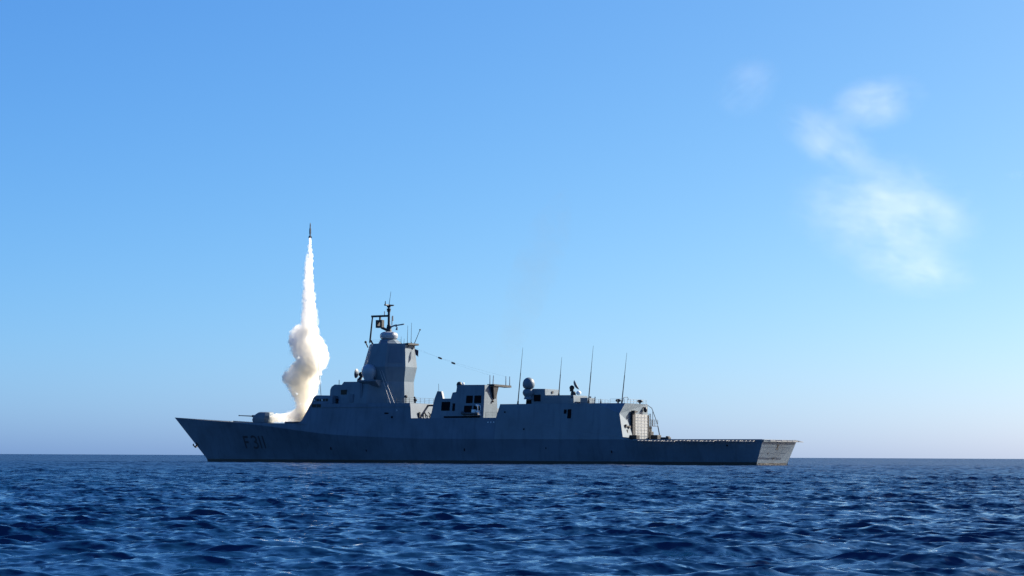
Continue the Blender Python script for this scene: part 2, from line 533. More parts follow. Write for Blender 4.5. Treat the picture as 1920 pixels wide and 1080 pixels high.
# foredeck fittings: breakwater, bollards, jackstaff railings
mb = MB()
mb.loft([[(118.0, 0, 8.05), (118.15, 0, 8.05), (118.15, 0, 8.3), (118.0, 0, 8.3)], [(115.4, 4.2, 7.85), (115.55, 4.2, 7.85), (115.55, 4.2, 8.05), (115.4, 4.2, 8.05)]])
mb.loft([[(118.0, 0, 8.05), (118.15, 0, 8.05), (118.15, 0, 8.3), (118.0, 0, 8.3)], [(115.4, -4.2, 7.85), (115.55, -4.2, 7.85), (115.55, -4.2, 8.05), (115.4, -4.2, 8.05)]])
mb.build('breakwater', M_GREY2, frigate)
MB().loft([oct_ring((101.2, 0), 2.6, 2.2, 7.5, .3), oct_ring((101.2, 0), 2.6, 2.2, 8.0, .3)]).build('launcher_hatch', M_DECK, frigate)

# --- forward superstructure, lower block
mb = MB()
prof = [(70.3, 8.36), (70.75, 11.2), (93.55, 11.2), (95.0, 8.6), (95.4, 7.95), (95.9, 7.6), (96.6, 7.45), (94.0, 7.3), (94.0, 8.36)]
mb.prism(prof, side, lambda z: -side(z))
fsup = mb.build('forward_superstructure', M_GREY, frigate)
# deck-edge strake along its top
mb = MB(); mb.prism([(70.7, 10.55), (70.75, 11.26), (93.45, 11.26), (93.85, 10.55)], lambda z: side(z) + .10, lambda z: -side(z) - .10)
mb.build('deck_edge_strake', M_GREY, fsup)
# wing house in front, with the dark window slots
mb = MB()
mb.prism([(88.6, 11.26), (88.6, 12.85), (92.4, 12.92), (93.0, 12.6), (93.2, 12.3), (93.55, 11.26)], off(.12), lambda z: -off(.12)(z))
wing = mb.build('bridge_wing', M_GREY, frigate, bevel=.05)
for a in (93.05, 91.95):
    MB().box(a - .95, a + .05, off(.12)(10.9) - .2, off(.12)(10.9) + .26, 10.55, 11.2).build('window', M_GLASS, wing)
for a in (92.75, 92.05, 91.35, 90.65, 89.95):
    MB().box(a - .3, a + .22, off(.12)(12) - .3, off(.12)(12) + .045, 11.75, 12.25).build('window', M_GLASS, wing)
for a in (92.75, 91.0):
    MB().box(a - .14, a + .10, off(.12)(12) - .3, off(.12)(12) + .08, 11.85, 12.15).build('daylight_patch', M_WHITE, wing)  # white blocks painting in the light that shows through the wing openings
# front windows across the face
for v in np.arange(-6.2, 6.3, 1.25):
    mb = MB(); mb.loft([[(93.3, v - .45, 11.6), (93.3, v + .45, 11.6), (93.2, v + .45, 11.6), (93.2, v - .45, 11.6)],
                        [(93.28, v - .45, 12.3), (93.28, v + .45, 12.3), (93.0, v + .45, 12.3), (93.0, v - .45, 12.3)]])
    mb.build('window', M_GLASS, wing)
# bridge house
mb = MB()
w1 = lambda z: 6.2 - (z - 11.2) * .15
def rib(a, w_lo, z_hi, w_hi): return [(a, w_lo, 11.26), (a, w_hi, z_hi), (a, -w_hi, z_hi), (a, -w_lo, 11.26)]
mb.loft([rib(78.6, 4.05, 15.4, 3.95), rib(81.6, w1(11.26), 15.45, w1(15.45)), rib(87.2, w1(11.26), 15.5, w1(15.5)), rib(87.9, w1(11.26), 14.6, w1(14.6))])
bridge = mb.build('bridge', M_GREY2, frigate)
mb = MB(); w2 = lambda z: 5.9 - (z - 11.2) * .15
mb.prism([(87.91, 11.26), (87.91, 14.95), (89.5, 15.02), (90.2, 14.6), (90.45, 14.0), (90.3, 11.26)], w2, lambda z: -w2(z))
mb.build('bridge_front', M_GREY2, bridge, bevel=.04)
MB().box(86.3, 87.6, w1(13) - .3, w1(13) + .05, 13.05, 13.95).build('window', M_GLASS, bridge)
MB().box(84.6, 85.4, w1(12.4) - .3, w1(12.4) + .2, 11.5, 13.1).build('door', M_GREY, bridge)
MB().box(82.7, 83.1, w1(13.) - .3, w1(13.) + .1, 11.3, 15.2).build('cable_trunk', M_GREY, bridge)
MB().box(88.3, 89.0, w2(12) - .3, w2(12) + .5, 11.4, 12.3).build('locker', M_FIT, bridge)
mb = MB()
for a in (88.7, ): mb.tube((a, 5.0, 14.9), (a, 5.0, 15.9), .06, n=6)
mb.build('stanchion', M_FIT, bridge)

# radome on its bracket, port side of the tower
mb = MB()
mb.loft([[(79.4, 2.0, 14.45), (82.7, 2.0, 14.45), (82.7, 4.9, 14.45), (79.4, 4.9, 14.45)], [(79.4, 2.0, 15.5), (83.4, 2.0, 15.5), (83.4, 6.3, 15.5), (79.4, 6.3, 15.5)]])
mb.loft([[(79.4, 2.0, 15.5), (83.4, 2.0, 15.5), (83.4, 6.3, 15.5), (79.4, 6.3, 15.5)], [(79.4, 2.0, 15.75), (83.4, 2.0, 15.75), (83.4, 6.3, 15.75), (79.4, 6.3, 15.75)]])
plat = mb.build('radome_platform', M_GREY, frigate)
mb = MB(); mb.lathe([(.95, 0), (1.0, .3), (1.35, 1.0), (1.45, 1.6), (1.40, 2.05), (1.2, 2.5), (.85, 2.83), (.4, 3.0), (0, 3.03)], (81.8, 5.0, 15.75), n=32)
mb.build('radome', M_DOME, plat, smooth=40)

# fire-control radars: a dish, its dark trunnion and a curved pedestal
def fire_control(c, facing, s=1.0):
    c = Vector(c); f = Vector(facing).normalized(); up = Vector((0, 0, 1))
    mb = MB()
    mb.lathe([(.55 * s, 0), (.5 * s, .5 * s), (.4 * s, .9 * s)], c, n=16)
    fc = mb.build('fire_control_radar', M_FIT, frigate, smooth=35)
    mb = MB()
    back = -f
    mb.path([c + up * .8 * s, c + up * 1.1 * s + back * .38 * s, c + up * 1.65 * s + back * .42 * s, c + up * 2.0 * s + back * .05 * s], .33 * s, n=10)
    mb.ball(c + up * 1.75 * s + back * .3 * s, .48 * s, .48 * s, .5 * s, 12, 8)
    mb.build('trunnion', M_FIT, fc, smooth=50)
    mb = MB()
    mb.lathe([(0, -.08), (.4 * s, -.04), (.75 * s, .1), (1.0 * s, .34), (1.0 * s, .40), (.72 * s, .2), (.35 * s, .07), (0, .03)], c + up * 1.85 * s + f * .35 * s, f, n=28)
    mb.build('dish', M_GREY, fc, smooth=40)
fire_control((87.4, 0, 15.5), (1, .22, .10), .95)
fire_control((40.6, -.5, 12.4), (-.75, -.35, .45), .95)

# --- mast tower: an eight-sided trunk that swells and tapers
def octagon(c, W, z):
    s = W / 2; t = s * math.tan(R(22.5)); x, y = c
    return [(x + s, y + t, z), (x + t, y + s, z), (x - t, y + s, z), (x - s, y + t, z), (x - s, y - t, z), (x - t, y - s, z), (x + t, y - s, z), (x + s, y - t, z)]
TC = (80.2, 0)
mb = MB(); mb.loft([octagon((79.9, 0), 8.2, 11.26), octagon((80.0, 0), 8.1, 15.5), octagon((80.35, 0), 9.75, 18.3), octagon((79.9, 0), 8.1, 22.75)])
tower = mb.build('mast_tower', M_GREY2, frigate)
# flat radar array panels, 3 cm proud, one on each diagonal of the tapering upper part
def face_panel(mb, r0, r1, i, u0, u1, t0, t1, d):
    A, B = Vector(r0[i]), Vector(r0[(i + 1) % 8]); C, D = Vector(r1[(i + 1) % 8]), Vector(r1[i])
    P = lambda u, t: (A.lerp(B, u)).lerp(D.lerp(C, u), t)
    n = (B - A).cross(D - A).normalized()
    if n.dot(Vector(((A + B + C + D) / 4 - Vector((TC[0], 0, 20))))) < 0: n = -n
    pts = [P(u0, t0), P(u1, t0), P(u1, t1), P(u0, t1)]
    mb.loft([[p - n * .02 for p in pts], [p + n * d for p in pts]])
r0, r1 = octagon((80.35, 0), 9.75, 18.3), octagon((79.9, 0), 8.1, 22.75)
for i in (0, 2, 4, 6):
    mb = MB(); face_panel(mb, r0, r1, i, .14, .86, .16, .88, .06); mb.build('radar_array', M_GREY, tower)
# tower shoulder, drum and pole mast
mb = MB(); mb.loft([octagon((80.3, 0), 4.6, 22.75), octagon((80.7, 0), 2.9, 23.75)]); mb.build('mast_shoulder', M_GREY2, tower)
mb = MB(); mb.lathe([(1.3, 0), (1.65, .25), (1.75, .6), (1.72, .95), (1.55, 1.25), (1.15, 1.45), (.7, 1.52)], (80.65, 0, 23.72), n=32)
mb.build('radar_drum', M_DOME, tower, smooth=35)
pole = MB().tube((80.7, 0, 25.2), (80.7, 0, 26.6), .62, .34, 14).tube((80.7, 0, 26.6), (80.75, 0, 30.2), .26, .2, 12).build('pole_mast', M_FIT, frigate, smooth=40)
mb = MB(); mb.tube((80.75, 0, 29.1), (80.75, 0, 29.7), .34, .42, 12); mb.tube((81.75, 0, 30.45), (79.6, 0, 30.3), .15, .12); mb.tube((80.75, 1.2, 30.35), (80.75, -1.2, 30.35), .12, .1)
mb.tube((81.6, 0, 30.4), (81.55, 0, 31.2), .13, .06); mb.ball((80.75, 0, 30.15), .42, .42, .28, 12, 8)
mb.build('crossarm', M_FIT, pole, smooth=40)
MB().tube((80.7, 0, 30.4), (80.3, 0, 33.0), .06, .03, 6).build('mast_tip', M_FIT, pole)
mb = MB()
mb.box(80.8, 84.75, -.13, .13, 28.12, 28.5); mb.box(82.6, 82.9, -.13, .13, 27.5, 28.12)
mb.box(82.05, 83.5, -.4, .4, 27.15, 27.55); mb.box(82.05, 83.5, -.4, .4, 26.05, 26.4); mb.box(82.05, 82.5, -.4, .4, 26.4, 27.15); mb.box(83.05, 83.5, -.4, .4, 26.4, 27.15)
mb.path([(82.4, 0, 26.1), (81.4, 0, 25.7), (80.9, 0, 25.3)], .26, 8)
mb.build('sensor_yard', M_FIT, pole)
MB().tube((84.5, 0, 28.3), (85.0, .1, 23.2), .14, .18, 8).build('yard_strut', M_FIT, pole)
# navigation radar bar and its bracket aft of the pole
mb = MB(); mb.path([(80.6, 0, 25.5), (80.1, 0, 26.2), (79.2, 0, 26.45)], .16, 8); mb.tube((79.0, 0, 26.15), (79.0, 0, 26.6), .2, .2, 10)
mb.tube((78.9, 0, 25.5), (78.8, 0, 26.1), .24, .12, 8)
nav = mb.build('radar_bracket', M_GREY2, pole, smooth=40)
mb = MB(); mb.loft([[(80.3, -.12, 26.15), (80.3, .12, 26.15), (80.3, .12, 26.35), (80.3, -.12, 26.35)], [(77.2, -.12, 26.5), (77.2, .12, 26.5), (77.2, .12, 26.72), (77.2, -.12, 26.72)]])
mb.build('navigation_radar', M_GREY2, pole)
mb = MB()
mb.tube((79.8, .3, 26.5), (79.75, .3, 28.2), .09); mb.tube((80.35, .3, 26.6), (80.3, .3, 29.2), .05); mb.tube((79.8, 0, 27.3), (79.8, 0, 28.3), .13, .1); mb.tube((81.6, .2, 28.5), (81.6, .2, 29.2), .08, .08)
mb.build('aerial', M_WIRE, pole)
# small rails and lamps on the tower roof
mb = MB()
for h in (.35, .7): mb.path([(83.5, 2.4, 22.75 + h), (82.2, 3.7, 22.75 + h), (78.2, 3.8, 22.75 + h), (76.4, 2.2, 22.75 + h)], .02, 4)
for a, v in ((83.5, 2.4), (82.2, 3.7), (80.2, 3.75), (78.2, 3.8), (76.4, 2.2)): mb.tube((a, v, 22.75), (a, v, 23.45), .025, n=4)
mb.build('roof_rail', M_FIT, tower); mb = MB(); mb.tube((84.4, 1.6, 22.2), (84.9, 1.7, 23.2), .12); mb.ball((84.9, 1.7, 23.25), .25, .25, .25, 8, 6)
mb.build('roof_lamp', M_FIT, tower)
MB().tube((82.9, 2.2, 22.7), (83.3, 2.2, 23.5), .2, .12).build('roof_lamp', M_FIT, tower)
# after yard: bracket platform, raking spar, whips and stays
mb = MB()
mb.loft([[(77.6, -2.2, 22.4), (75.2, -2.2, 22.55), (75.2, 1.5, 22.55), (77.6, 1.5, 22.4)], [(77.6, -2.2, 22.7), (75.2, -2.2, 22.9), (75.2, 1.5, 22.9), (77.6, 1.5, 22.7)]])
mb.path([(75.4, -.8, 22.5), (76.6, -.8, 20.0), (78.0, -.6, 20.9)], .06, 6); mb.tube((75.4, .9, 22.5), (77.0, .9, 20.6), .07, n=6)
mb.tube((77.3, -.2, 19.6), (75.9, -.2, 19.2), .13, .1); mb.tube((76.9, .2, 20.1), (75.6, .3, 19.7), .09, .09)
yard = mb.build('after_yard', M_FIT, frigate)
MB().tube((75.6, -1, 22.6), (74.2, -1, 25.5), .07, .05, 6).ball((74.2, -1, 25.5), .16, .16, .16, 8, 6).build('raking_spar', M_FIT, yard)
for (a, v, z0, z1, r) in ((77.1, -1, 22.6, 26.4, .055), (76.25, -1, 22.8, 26.9, .055), (77.9, -1, 22.6, 23.9, .05), (77.4, .8, 22.6, 24.2, .045)):
    MB().tube((a, v, z0), (a - .12, v, z0 + .35), .12, .09, 8).tube((a - .02, v, z0), (a - .1, v, z1), r, r * .5, 6).build('whip_antenna', M_FIT, yard)
# halyards from the tower to the bridge deck
for p, q in (((81.4, 4.2, 21.4), (76.6, 5.4, 11.3)), ((80.4, 4.4, 20.0), (75.7, 5.4, 11.3))):
    MB().tube(p, q, .028, n=4).build('halyard', M_LINE, tower)

# --- waist between the two houses: bulkhead fittings, gantry beam, rails
mb = MB()
mb.box(66.6, 71.2, 1.2, 1.6, 10.75, 11.05); mb.box(66.9, 67.4, 1.0, 1.5, 9.2, 10.8)
mb.tube((67.0, 1.4, 11.0), (66.4, 1.4, 12.0), .06)
mb.build('gantry_beam', M_FIT, frigate)
MB().box(70.15, 70.35, 4.9, 5.3, 8.6, 9.6).build('bulkhead_fitting', M_FIT, fsup)
MB().path([(70.1, 4.0, 8.5), (70.1, 4.0, 9.3), (70.1, 3.4, 9.5), (70.1, 3.2, 8.6)], .10).build('bulkhead_fitting', M_FIT, fsup)
MB().path([(70.1, 2.2, 9.6), (70.1, 1.6, 9.2), (70.1, 2.0, 8.9), (70.1, 1.5, 8.5)], .10).build('bulkhead_fitting', M_FIT, fsup)
MB().box(70.1, 70.4, .2, .7, 8.5, 9.5).build('bulkhead_fitting', M_FIT, fsup)
mb = MB()
def rail(mb, pts, z, h=1.0, rows=3, r=.025, step=1.6):
    for p, q in zip(pts[:-1], pts[1:]):
        d = math.dist(p, q); n = max(1, round(d / step))
        for k in range(n + 1):
            a = p[0] + (q[0] - p[0]) * k / n; v = p[1] + (q[1] - p[1]) * k / n
            mb.tube((a, v, z), (a, v, z + h), r * 1.2, n=4)
        for i in range(rows):
            mb.tube((p[0], p[1], z + h * (i + 1) / rows), (q[0], q[1], z + h * (i + 1) / rows), r, n=4)
rail(mb, [(75.2, 5.4), (70.9, 5.4), (70.9, -5.4)], 11.26)
mb.build('guard_rail', M_FIT, fsup)
for a, v, h, r in ((74.3, 3.6, 12.6, .32), (72.6, 3.2, 12.4, .2), (71.8, 4.2, 11.9, .35)):
    mb = MB(); mb.tube((a, v, 11.2), (a, v, h), .09); mb.ball((a, v, h), r, r, r * .9, 10, 6); mb.build('signal_lamp', M_FIT, fsup)
for a, z, w, h in ((75.9, 9.35, .9, .28), (74.6, 8.6, .4, .4), (73.6, 9.9, .3, .3)):
    MB().box(a - w / 2, a + w / 2, side(z) - .2, side(z) + .04, z - h / 2, z + h / 2).build('vent', M_DARK if w > .35 else M_DOME, fsup)

# --- funnel house amidships
fw_ = lambda z: 7.5 - (z - 8.4) * .13
mb = MB()
mb.prism([(54.9, 8.36), (55.05, 13.75), (54.2, 14.05), (53.7, 14.35), (60.2, 14.5), (61.05, 14.45), (61.15, 13.2), (61.9, 13.1), (62.2, 12.0), (66.0, 12.0), (66.35, 8.36)][0:2]
         + [(55.1, 14.45), (60.2, 14.5), (61.05, 14.45), (61.15, 13.2), (61.9, 13.1), (62.2, 12.0), (65.75, 12.0), (66.35, 8.36)], fw_, const(2.4))
fun = mb.build('funnel_house', M_GREY2, frigate)
mb = MB(); mb.prism([(58.0, 8.36), (58.2, 10.4), (65.75, 10.4), (66.35, 8.36)], const(2.38), lambda z: -fw_(z)); mb.build('starboard_house', M_GREY2, fun)
mb = MB(); mb.prism([(63.9, 12.0), (64.35, 13.35), (65.25, 13.4), (65.75, 12.0)], fw_, lambda z: fw_(z) - .6)
mb.build('vent_pylon', M_GREY2, fun)
mb = MB(); mb.prism([(63.9, 12.0), (64.35, 13.35), (65.25, 13.4), (65.75, 12.0)], lambda z: -fw_(z) + .6, lambda z: -fw_(z))
mb.build('vent_pylon', M_GREY2, fun)
for a0, z0, a1, z1 in ((64.1, 9.75, 62.25, 11.4), (61.7, 9.7, 61.15, 11.1), (58.85, 11.1, 57.45, 12.5), (57.1, 11.1, 55.65, 12.5), (59.15, 9.2, 57.5, 10.65), (57.15, 9.2, 55.7, 10.65)):
    mb = MB()
    mb.loft([[(a1, fw_(z0) - .3, z0), (a0, fw_(z0) - .3, z0), (a0, fw_(z0) + .03, z0), (a1, fw_(z0) + .03, z0)],
             [(a1, fw_(z1) - .3, z1), (a0, fw_(z1) - .3, z1), (a0, fw_(z1) + .03, z1), (a1, fw_(z1) + .03, z1)]])
    if a0 - a1 > .8:
        for k in range(1, 5):
            z = z0 + (z1 - z0) * k / 5
            mb.tube((a0, fw_(z) + .05, z), (a1, fw_(z) + .05, z), .025, n=4)
    mb.build('air_intake', M_DARK, fun)
MB().box(55.7, 63.3, fw_(8.6) - .3, fw_(8.6) + .22, 8.42, 8.72).build('ledge_shadow_strip', M_DARK, fun)  # dark strip below the intakes, painting in the shadow at the ledge
mb = MB(); mb.lathe([(.45, 0), (.5, .25), (.55, .55), (.42, .9), (.2, 1.05), (0, 1.08)], (61.6, 5.0, 14.1), n=18); mb.build('satellite_dome', M_FIT, fun, smooth=40)
MB().ball((60.75, 5.0, 14.75), .22, .22, .3, 8, 6).build('floodlight', M_WHITE, fun, smooth=40)
# overhanging exhaust platform with struts and aerial posts
mb = MB()
mb.loft([[(54.1, -1.3, 14.15), (55.6, -1.3, 14.15), (55.6, 5.0, 14.3), (54.1, 5.0, 14.3)], [(54.1, -1.3, 14.55), (55.6, -1.3, 14.55), (55.6, 5.0, 14.62), (54.1, 5.0, 14.62)]])
ex = mb.build('overhang_platform', M_FIT, fun)
mb = MB(); mb.loft([[(54.7, 3.3, 12.0), (54.98, 3.3, 12.0), (54.98, 4.0, 12.0), (54.7, 4.0, 12.0)], [(54.3, 3.0, 14.2), (55.0, 3.0, 14.2), (55.0, 4.9, 14.2), (54.3, 4.9, 14.2)]])
mb.build('bracket', M_FIT, fun)
MB().ball((54.8, 4.2, 11.5), .18, .25, .22, 8, 6).build('lamp', M_FIT, fun)
for a, v, h in ((55.5, 4.2, 1.85), (55.5, 3.1, 1.8), (54.6, -.1, 1.75), (54.3, -1.0, 1.75)):
    MB().tube((a, v, 14.45), (a + (.0 if h != 1.8 else -.1), v, 14.5 + h), .09, .06, 6).build('aerial_post', M_WIRE, fun)
# wire aerials from the tower to the posts, with their insulators
for dv, za, end in ((0, 22.2, (55.5, 4.2, 16.3)), (.0, 21.9, (54.6, -.1, 16.2))):
    p = Vector((75.0, dv, za)); q = Vector(end)
    pts = [p.lerp(q, t) + Vector((0, 0, -1.2 * t * (1 - t))) for t in [k / 14 for k in range(15)]]
    wr = MB().path(pts, .008, 4).build('wire_aerial', M_WIRE, frigate)
    if end[1] > 1:
        for t in (.355, .53):
            c = p.lerp(q, t) + Vector((0, 0, -1.2 * t * (1 - t))); d = (q - p).normalized()
            MB().lathe([(.03, -.5), (.15, -.42), (.18, 0), (.15, .42), (.03, .5)], c, d, 10).build('insulator', M_FIT, wr, smooth=40)
MB().tube((65.3, 6.2, 12.0), (65.4, 6.2, 14.8), .05, .03, 6).build('whip_antenna', M_FIT, frigate)
mb = MB(); rail(mb, [(70.0, -7.6), (52.6, -7.6)], 8.4); mb.build('guard_rail', M_FIT, frigate)
mb = MB(); rail(mb, [(54.4, 7.5), (52.0, 7.5)], 8.4); mb.build('guard_rail', M_FIT, frigate)

# --- hangar block aft
hs = lambda z: side(z) + .012
mb = MB(); bm = mb.bm
def V(*p): return bm.verts.new(p)
zt = 10.85
yt = hs(zt)
A = {}
for s in (1, -1):
    A[s] = dict(fb=V(52.0, hs(8.36) * s, 8.36), ft=V(51.3, yt * s, zt))
# port side runs to 26.8 with a chamfered corner; starboard stops at 29.8
pb0, pb1 = V(52.0, hs(4.5), 4.5), None
p_ch = V(31.6, yt, zt); p_c2 = V(26.5, 6.45, zt); p_c3 = V(26.9, hs(9.0), 9.0)
p_lo = V(26.75, hs(6.0), 6.0); p_l2 = V(26.0, hs(4.9), 4.9); p_l3 = V(24.4, hs(4.45) - .02, 4.46)
bm.faces.new((pb0, A[1]['fb'], A[1]['ft'], p_ch, p_c3, p_lo, p_l2, p_l3))
bm.faces.new((p_ch, p_c2, p_c3))
s0, s1 = V(29.8, -hs(4.5), 4.5), V(29.8, -yt, zt)
sb0 = V(52.0, -hs(4.5), 4.5)
bm.faces.new((sb0, A[-1]['fb'], A[-1]['ft'], s1, s0))
c0, c1 = V(26.6, -2.75, 4.42), V(26.6, -2.75, zt)
d0, d1 = V(29.8, -2.75, 4.42), V(29.8, -2.75, zt)
bm.faces.new((A[1]['ft'], p_ch, p_c2, c1, d1, s1, A[-1]['ft']))          # roof
e0 = V(26.6, 7.2, 4.42)
bm.faces.new((p_c2, p_c3, p_lo, p_l2, e0, c0, c1))                          # aft face
bm.faces.new((p_l2, p_l3, e0))
bm.faces.new((c0, c1, d1, d0)); bm.faces.new((d0, d1, s1, s0))
bm.faces.new((A[1]['fb'], A[1]['ft'], A[-1]['ft'], A[-1]['fb']))
bm.faces.new((pb0, A[1]['fb'], A[-1]['fb'], sb0))
hangar = mb.build('hangar', M_GREY2, frigate)
# hangar door: white roller door with panel ribs
mb = MB(); mb.box(26.45, 26.62, -2.45, 2.75, 4.6, 9.0)
door = mb.build('hangar_door', M_DOOR, hangar)
mb = MB()
for k in range(1, 8): mb.box(26.40, 26.45, -2.45, 2.75, 4.6 + 4.4 * k / 8 - .03, 4.6 + 4.4 * k / 8 + .03)
for v in (-1.15, .15, 1.45): mb.box(26.38, 26.40, v - .04, v + .04, 4.62, 8.95)
mb.build('door_rib', M_DOME, door)
mb = MB(); mb.box(26.3, 26.62, 2.76, 3.85, 4.45, 9.6); mb.build('dark_door_strip', M_FIT, hangar); mb = MB(); mb.box(26.36, 26.61, -2.70, -2.46, 4.5, 8.9); mb.build('dark_door_strip', M_FIT, hangar)  # the wide one is a dark slab painting in the shaded recess beside the door
mb = MB(); mb.loft([[(26.5, 3.86, 9.05), (26.5, 2.6, 9.35), (26.5, 2.6, 9.5), (26.5, 3.86, 9.6)], [(25.9, 3.86, 9.05), (25.9, 2.6, 9.35), (25.9, 2.6, 9.5), (25.9, 3.86, 9.6)]]); mb.build('hood', M_FIT, hangar)
mb = MB(); mb.ball((26.2, -1.0, 9.85), .35, .42, .5, 12, 8); mb.tube((26.6, -.9, 10.3), (26.2, -1., 9.9), .12); mb.build('floodlight', M_FIT, hangar, smooth=40)
mb = MB(); mb.box(26.25, 26.5, 6.1, 6.6, 6.6, 7.1); mb.box(26.3, 26.6, 4.6, 5.2, 6.5, 6.9); mb.box(26.3, 26.55, 5.7, 6.0, 4.9, 6.2); mb.tube((26.4, 6.3, 6.9), (26.3, 4.8, 6.6), .06); mb.build('hose_reel', M_FIT, hangar)
mb = MB(); mb.box(24.9, 26.3, 3.9, 5.2, 4.42, 5.25); mb.build('deck_locker', M_FIT, frigate, bevel=.05)
mb = MB(); mb.box(18.0, 19.6, 5.6, 6.6, 4.5, 4.85); mb.box(18.2, 18.6, 5.7, 6.5, 4.85, 5.05); mb.build('deck_hydrant', M_FIT, frigate, bevel=.04)
# ladder platform on the starboard quarter of the hangar
mb = MB()
mb.box(26.4, 28.8, -6.6, -2.9, 6.95, 7.05)
rail(mb, [(26.45, -2.95), (26.45, -6.55), (28.7, -6.55)], 7.05, 1.05, 3, .035, 1.2)
mb.tube((26.4, -6.5, 7.0), (26.4, -7.6, 4.45), .09); mb.tube((28.7, -6.5, 7.0), (28.7, -6.9, 4.45), .08)
mb.path([(27.0, -2.9, 10.9), (26.5, -4.2, 10.2), (26.5, -5.4, 8.8), (26.4, -6.3, 7.4)], .06)
for v in (-3.1, -3.7): mb.tube((26.5, v, 4.5), (26.5, v, 9.2), .06)
for k in range(14): mb.tube((26.5, -3.1, 4.7 + .33 * k), (26.5, -3.7, 4.7 + .33 * k), .03, n=4)
mb.tube((26.5, -4.6, 7.0), (26.5, -4.6, 9.6), .05)
mb.build('ladder_platform', M_FIT, hangar)
mb = MB(); mb.box(26.6, 28.4, -5.2, -3.0, 4.45, 6.0); mb.box(26.8, 28.0, -4.9, -3.4, 6.0, 6.85); mb.build('control_cabin', M_FIT, hangar, bevel=.06)
mb = MB(); mb.box(24.6, 26.0, -4.2, -2.6, 4.4, 5.35); mb.build('deck_locker', M_FIT, frigate, bevel=.05)
# roof fittings of the hangar
mb = MB(); rail(mb, [(29.6, 6.2), (26.8, 6.2), (26.8, -2.5)], zt, .75, 2, .03, 1.2); mb.path([(27.2, 6.2, zt), (27.0, 6.0, zt + 1.0), (26.7, 5.2, zt + 1.1), (26.7, 4.6, zt + .6)], .05); mb.build('guard_rail', M_WIRE, hangar)
for c in ((28.5, 5.2, zt), (26.9, -.2, zt)):
    mb = MB(); mb.tube(c, (c[0], c[1], c[2] + .3), .14); mb.ball((c[0], c[1], c[2] + .5), .52, .42, .30, 12, 8); mb.build('searchlight', M_FIT, hangar, smooth=40)
MB().tube((32.1, 5, zt), (32.1, 5, zt + .85), .16, .04, 8).build('vent_pipe', M_FIT, hangar)
for a, z, w, h in ((37.75, 9.4, .55, .75), (36.9, 9.0, .75, 1.65), (50.2, 9.4, .3, .3), (46.0, 6.3, .3, .3)):
    mb = MB(); mb.loft([[(a - w / 2, side(z0) - .3, z0), (a + w / 2, side(z0) - .3, z0), (a + w / 2, side(z0) + .03, z0), (a - w / 2, side(z0) + .03, z0)] for z0 in (z - h / 2, z + h / 2)])
    mb.build('side_opening', M_DARK, hangar)
for a in (53.6, 53.0, 52.4):
    MB().box(a - .09, a + .09, side(7.6) - .2, side(7.6) + .04, 7.5, 7.68).build('side_lamp', M_WHITE, hull)
# deckhouse on the hangar roof
mb = MB(); mb.prism([(38.05, zt), (38.15, 12.45), (43.95, 12.5), (44.0, 13.65), (46.5, 13.7), (47.75, 12.9), (48.0, zt)], const(4.0), const(-1.4))
dh = mb.build('hangar_deckhouse', M_GREY2, frigate)
MB().box(44.9, 46.3, 3.7, 4.04, 11.4, 12.6).build('vent', M_DARK, dh); MB().box(46.8, 47.9, 3.7, 4.05, zt + .1, 11.6).build('vent', M_DARK, dh)
MB().box(43.8, 43.93, 1.1, 1.6, 12.9, 13.3).build('vent', M_FIT, dh)
MB().box(38.3, 38.6, 3.7, 4.05, 11.9, 12.2).build('vent', M_FIT, dh)
mb = MB(); rail(mb, [(36.8, 3.8), (35.0, 3.8), (35.0, -3.5)], zt, .9, 2, .03, 1.2); mb.box(36.0, 37.5, .0, 2.6, zt, 12.0); mb.tube((36.6, .4, zt), (36.6, .4, 12.3), .18); mb.tube((35.5, 1, zt), (35.3, 1, 12.2), .1)
mb.build('roof_gear', M_GREY2, frigate)
mb = MB(); mb.lathe([(.9, -.1), (.75, .35), (1.05, .8), (1.12, 1.15), (1.0, 1.5), (.75, 1.75)], (47.4, 4.0, 11.9), n=20); mb.build('satellite_pedestal', M_GREY2, dh, smooth=40)
mb = MB(); mb.lathe([(.6, 0), (1.0, .3), (1.12, .75), (1.08, 1.2), (.9, 1.65), (.6, 1.95), (.25, 2.1), (0, 2.13)], (47.4, 4.0, 13.65), n=28); mb.build('satellite_radome', M_GREY2, dh, smooth=40)
mb = MB(); mb.ball((39.7, -.9, 13.0), .45, .45, .4, 12, 8); mb.build('optical_sight', M_WHITE, dh, smooth=40)
# tall whip aerials
for a0, z0, a1, z1, v in ((49.1, zt, 48.1, 21.2, 5), (41.7, 13.3 - .9, 41.1, 19.4, 3.0), (34.6, zt, 33.6, 21.2, 5), (27.9, zt, 26.9, 19.8, 5), (96.3, 12.9 - 5.4, 96.3, 12.0, 3)):
    if a0 > 90: continue
    p, q = Vector((a0, v, z0)), Vector((a1, v, z1)); m = p.lerp(q, .55)
    MB().tube(p, p.lerp(q, .06), .17, .14, 8).tube(p, m, .10, .075, 8).tube(m, q, .055, .022, 6).build('whip_antenna', M_FIT, frigate)
p, q = Vector((92.9, 5, 12.9)), Vector((94.0, 5, 22.0))
MB().tube(p, p.lerp(q, .5), .05, .04, 6).tube(p.lerp(q, .5), q, .035, .02, 5).build('whip_antenna', M_FIT, frigate)

# ------------------------------------------------------------------ things on the ship
def on_ship(name, a, v, z, rz=0):
    p = SHIP_M @ Vector((a, v, z))
    return empty(name, p, SHIP_RZ + rz)

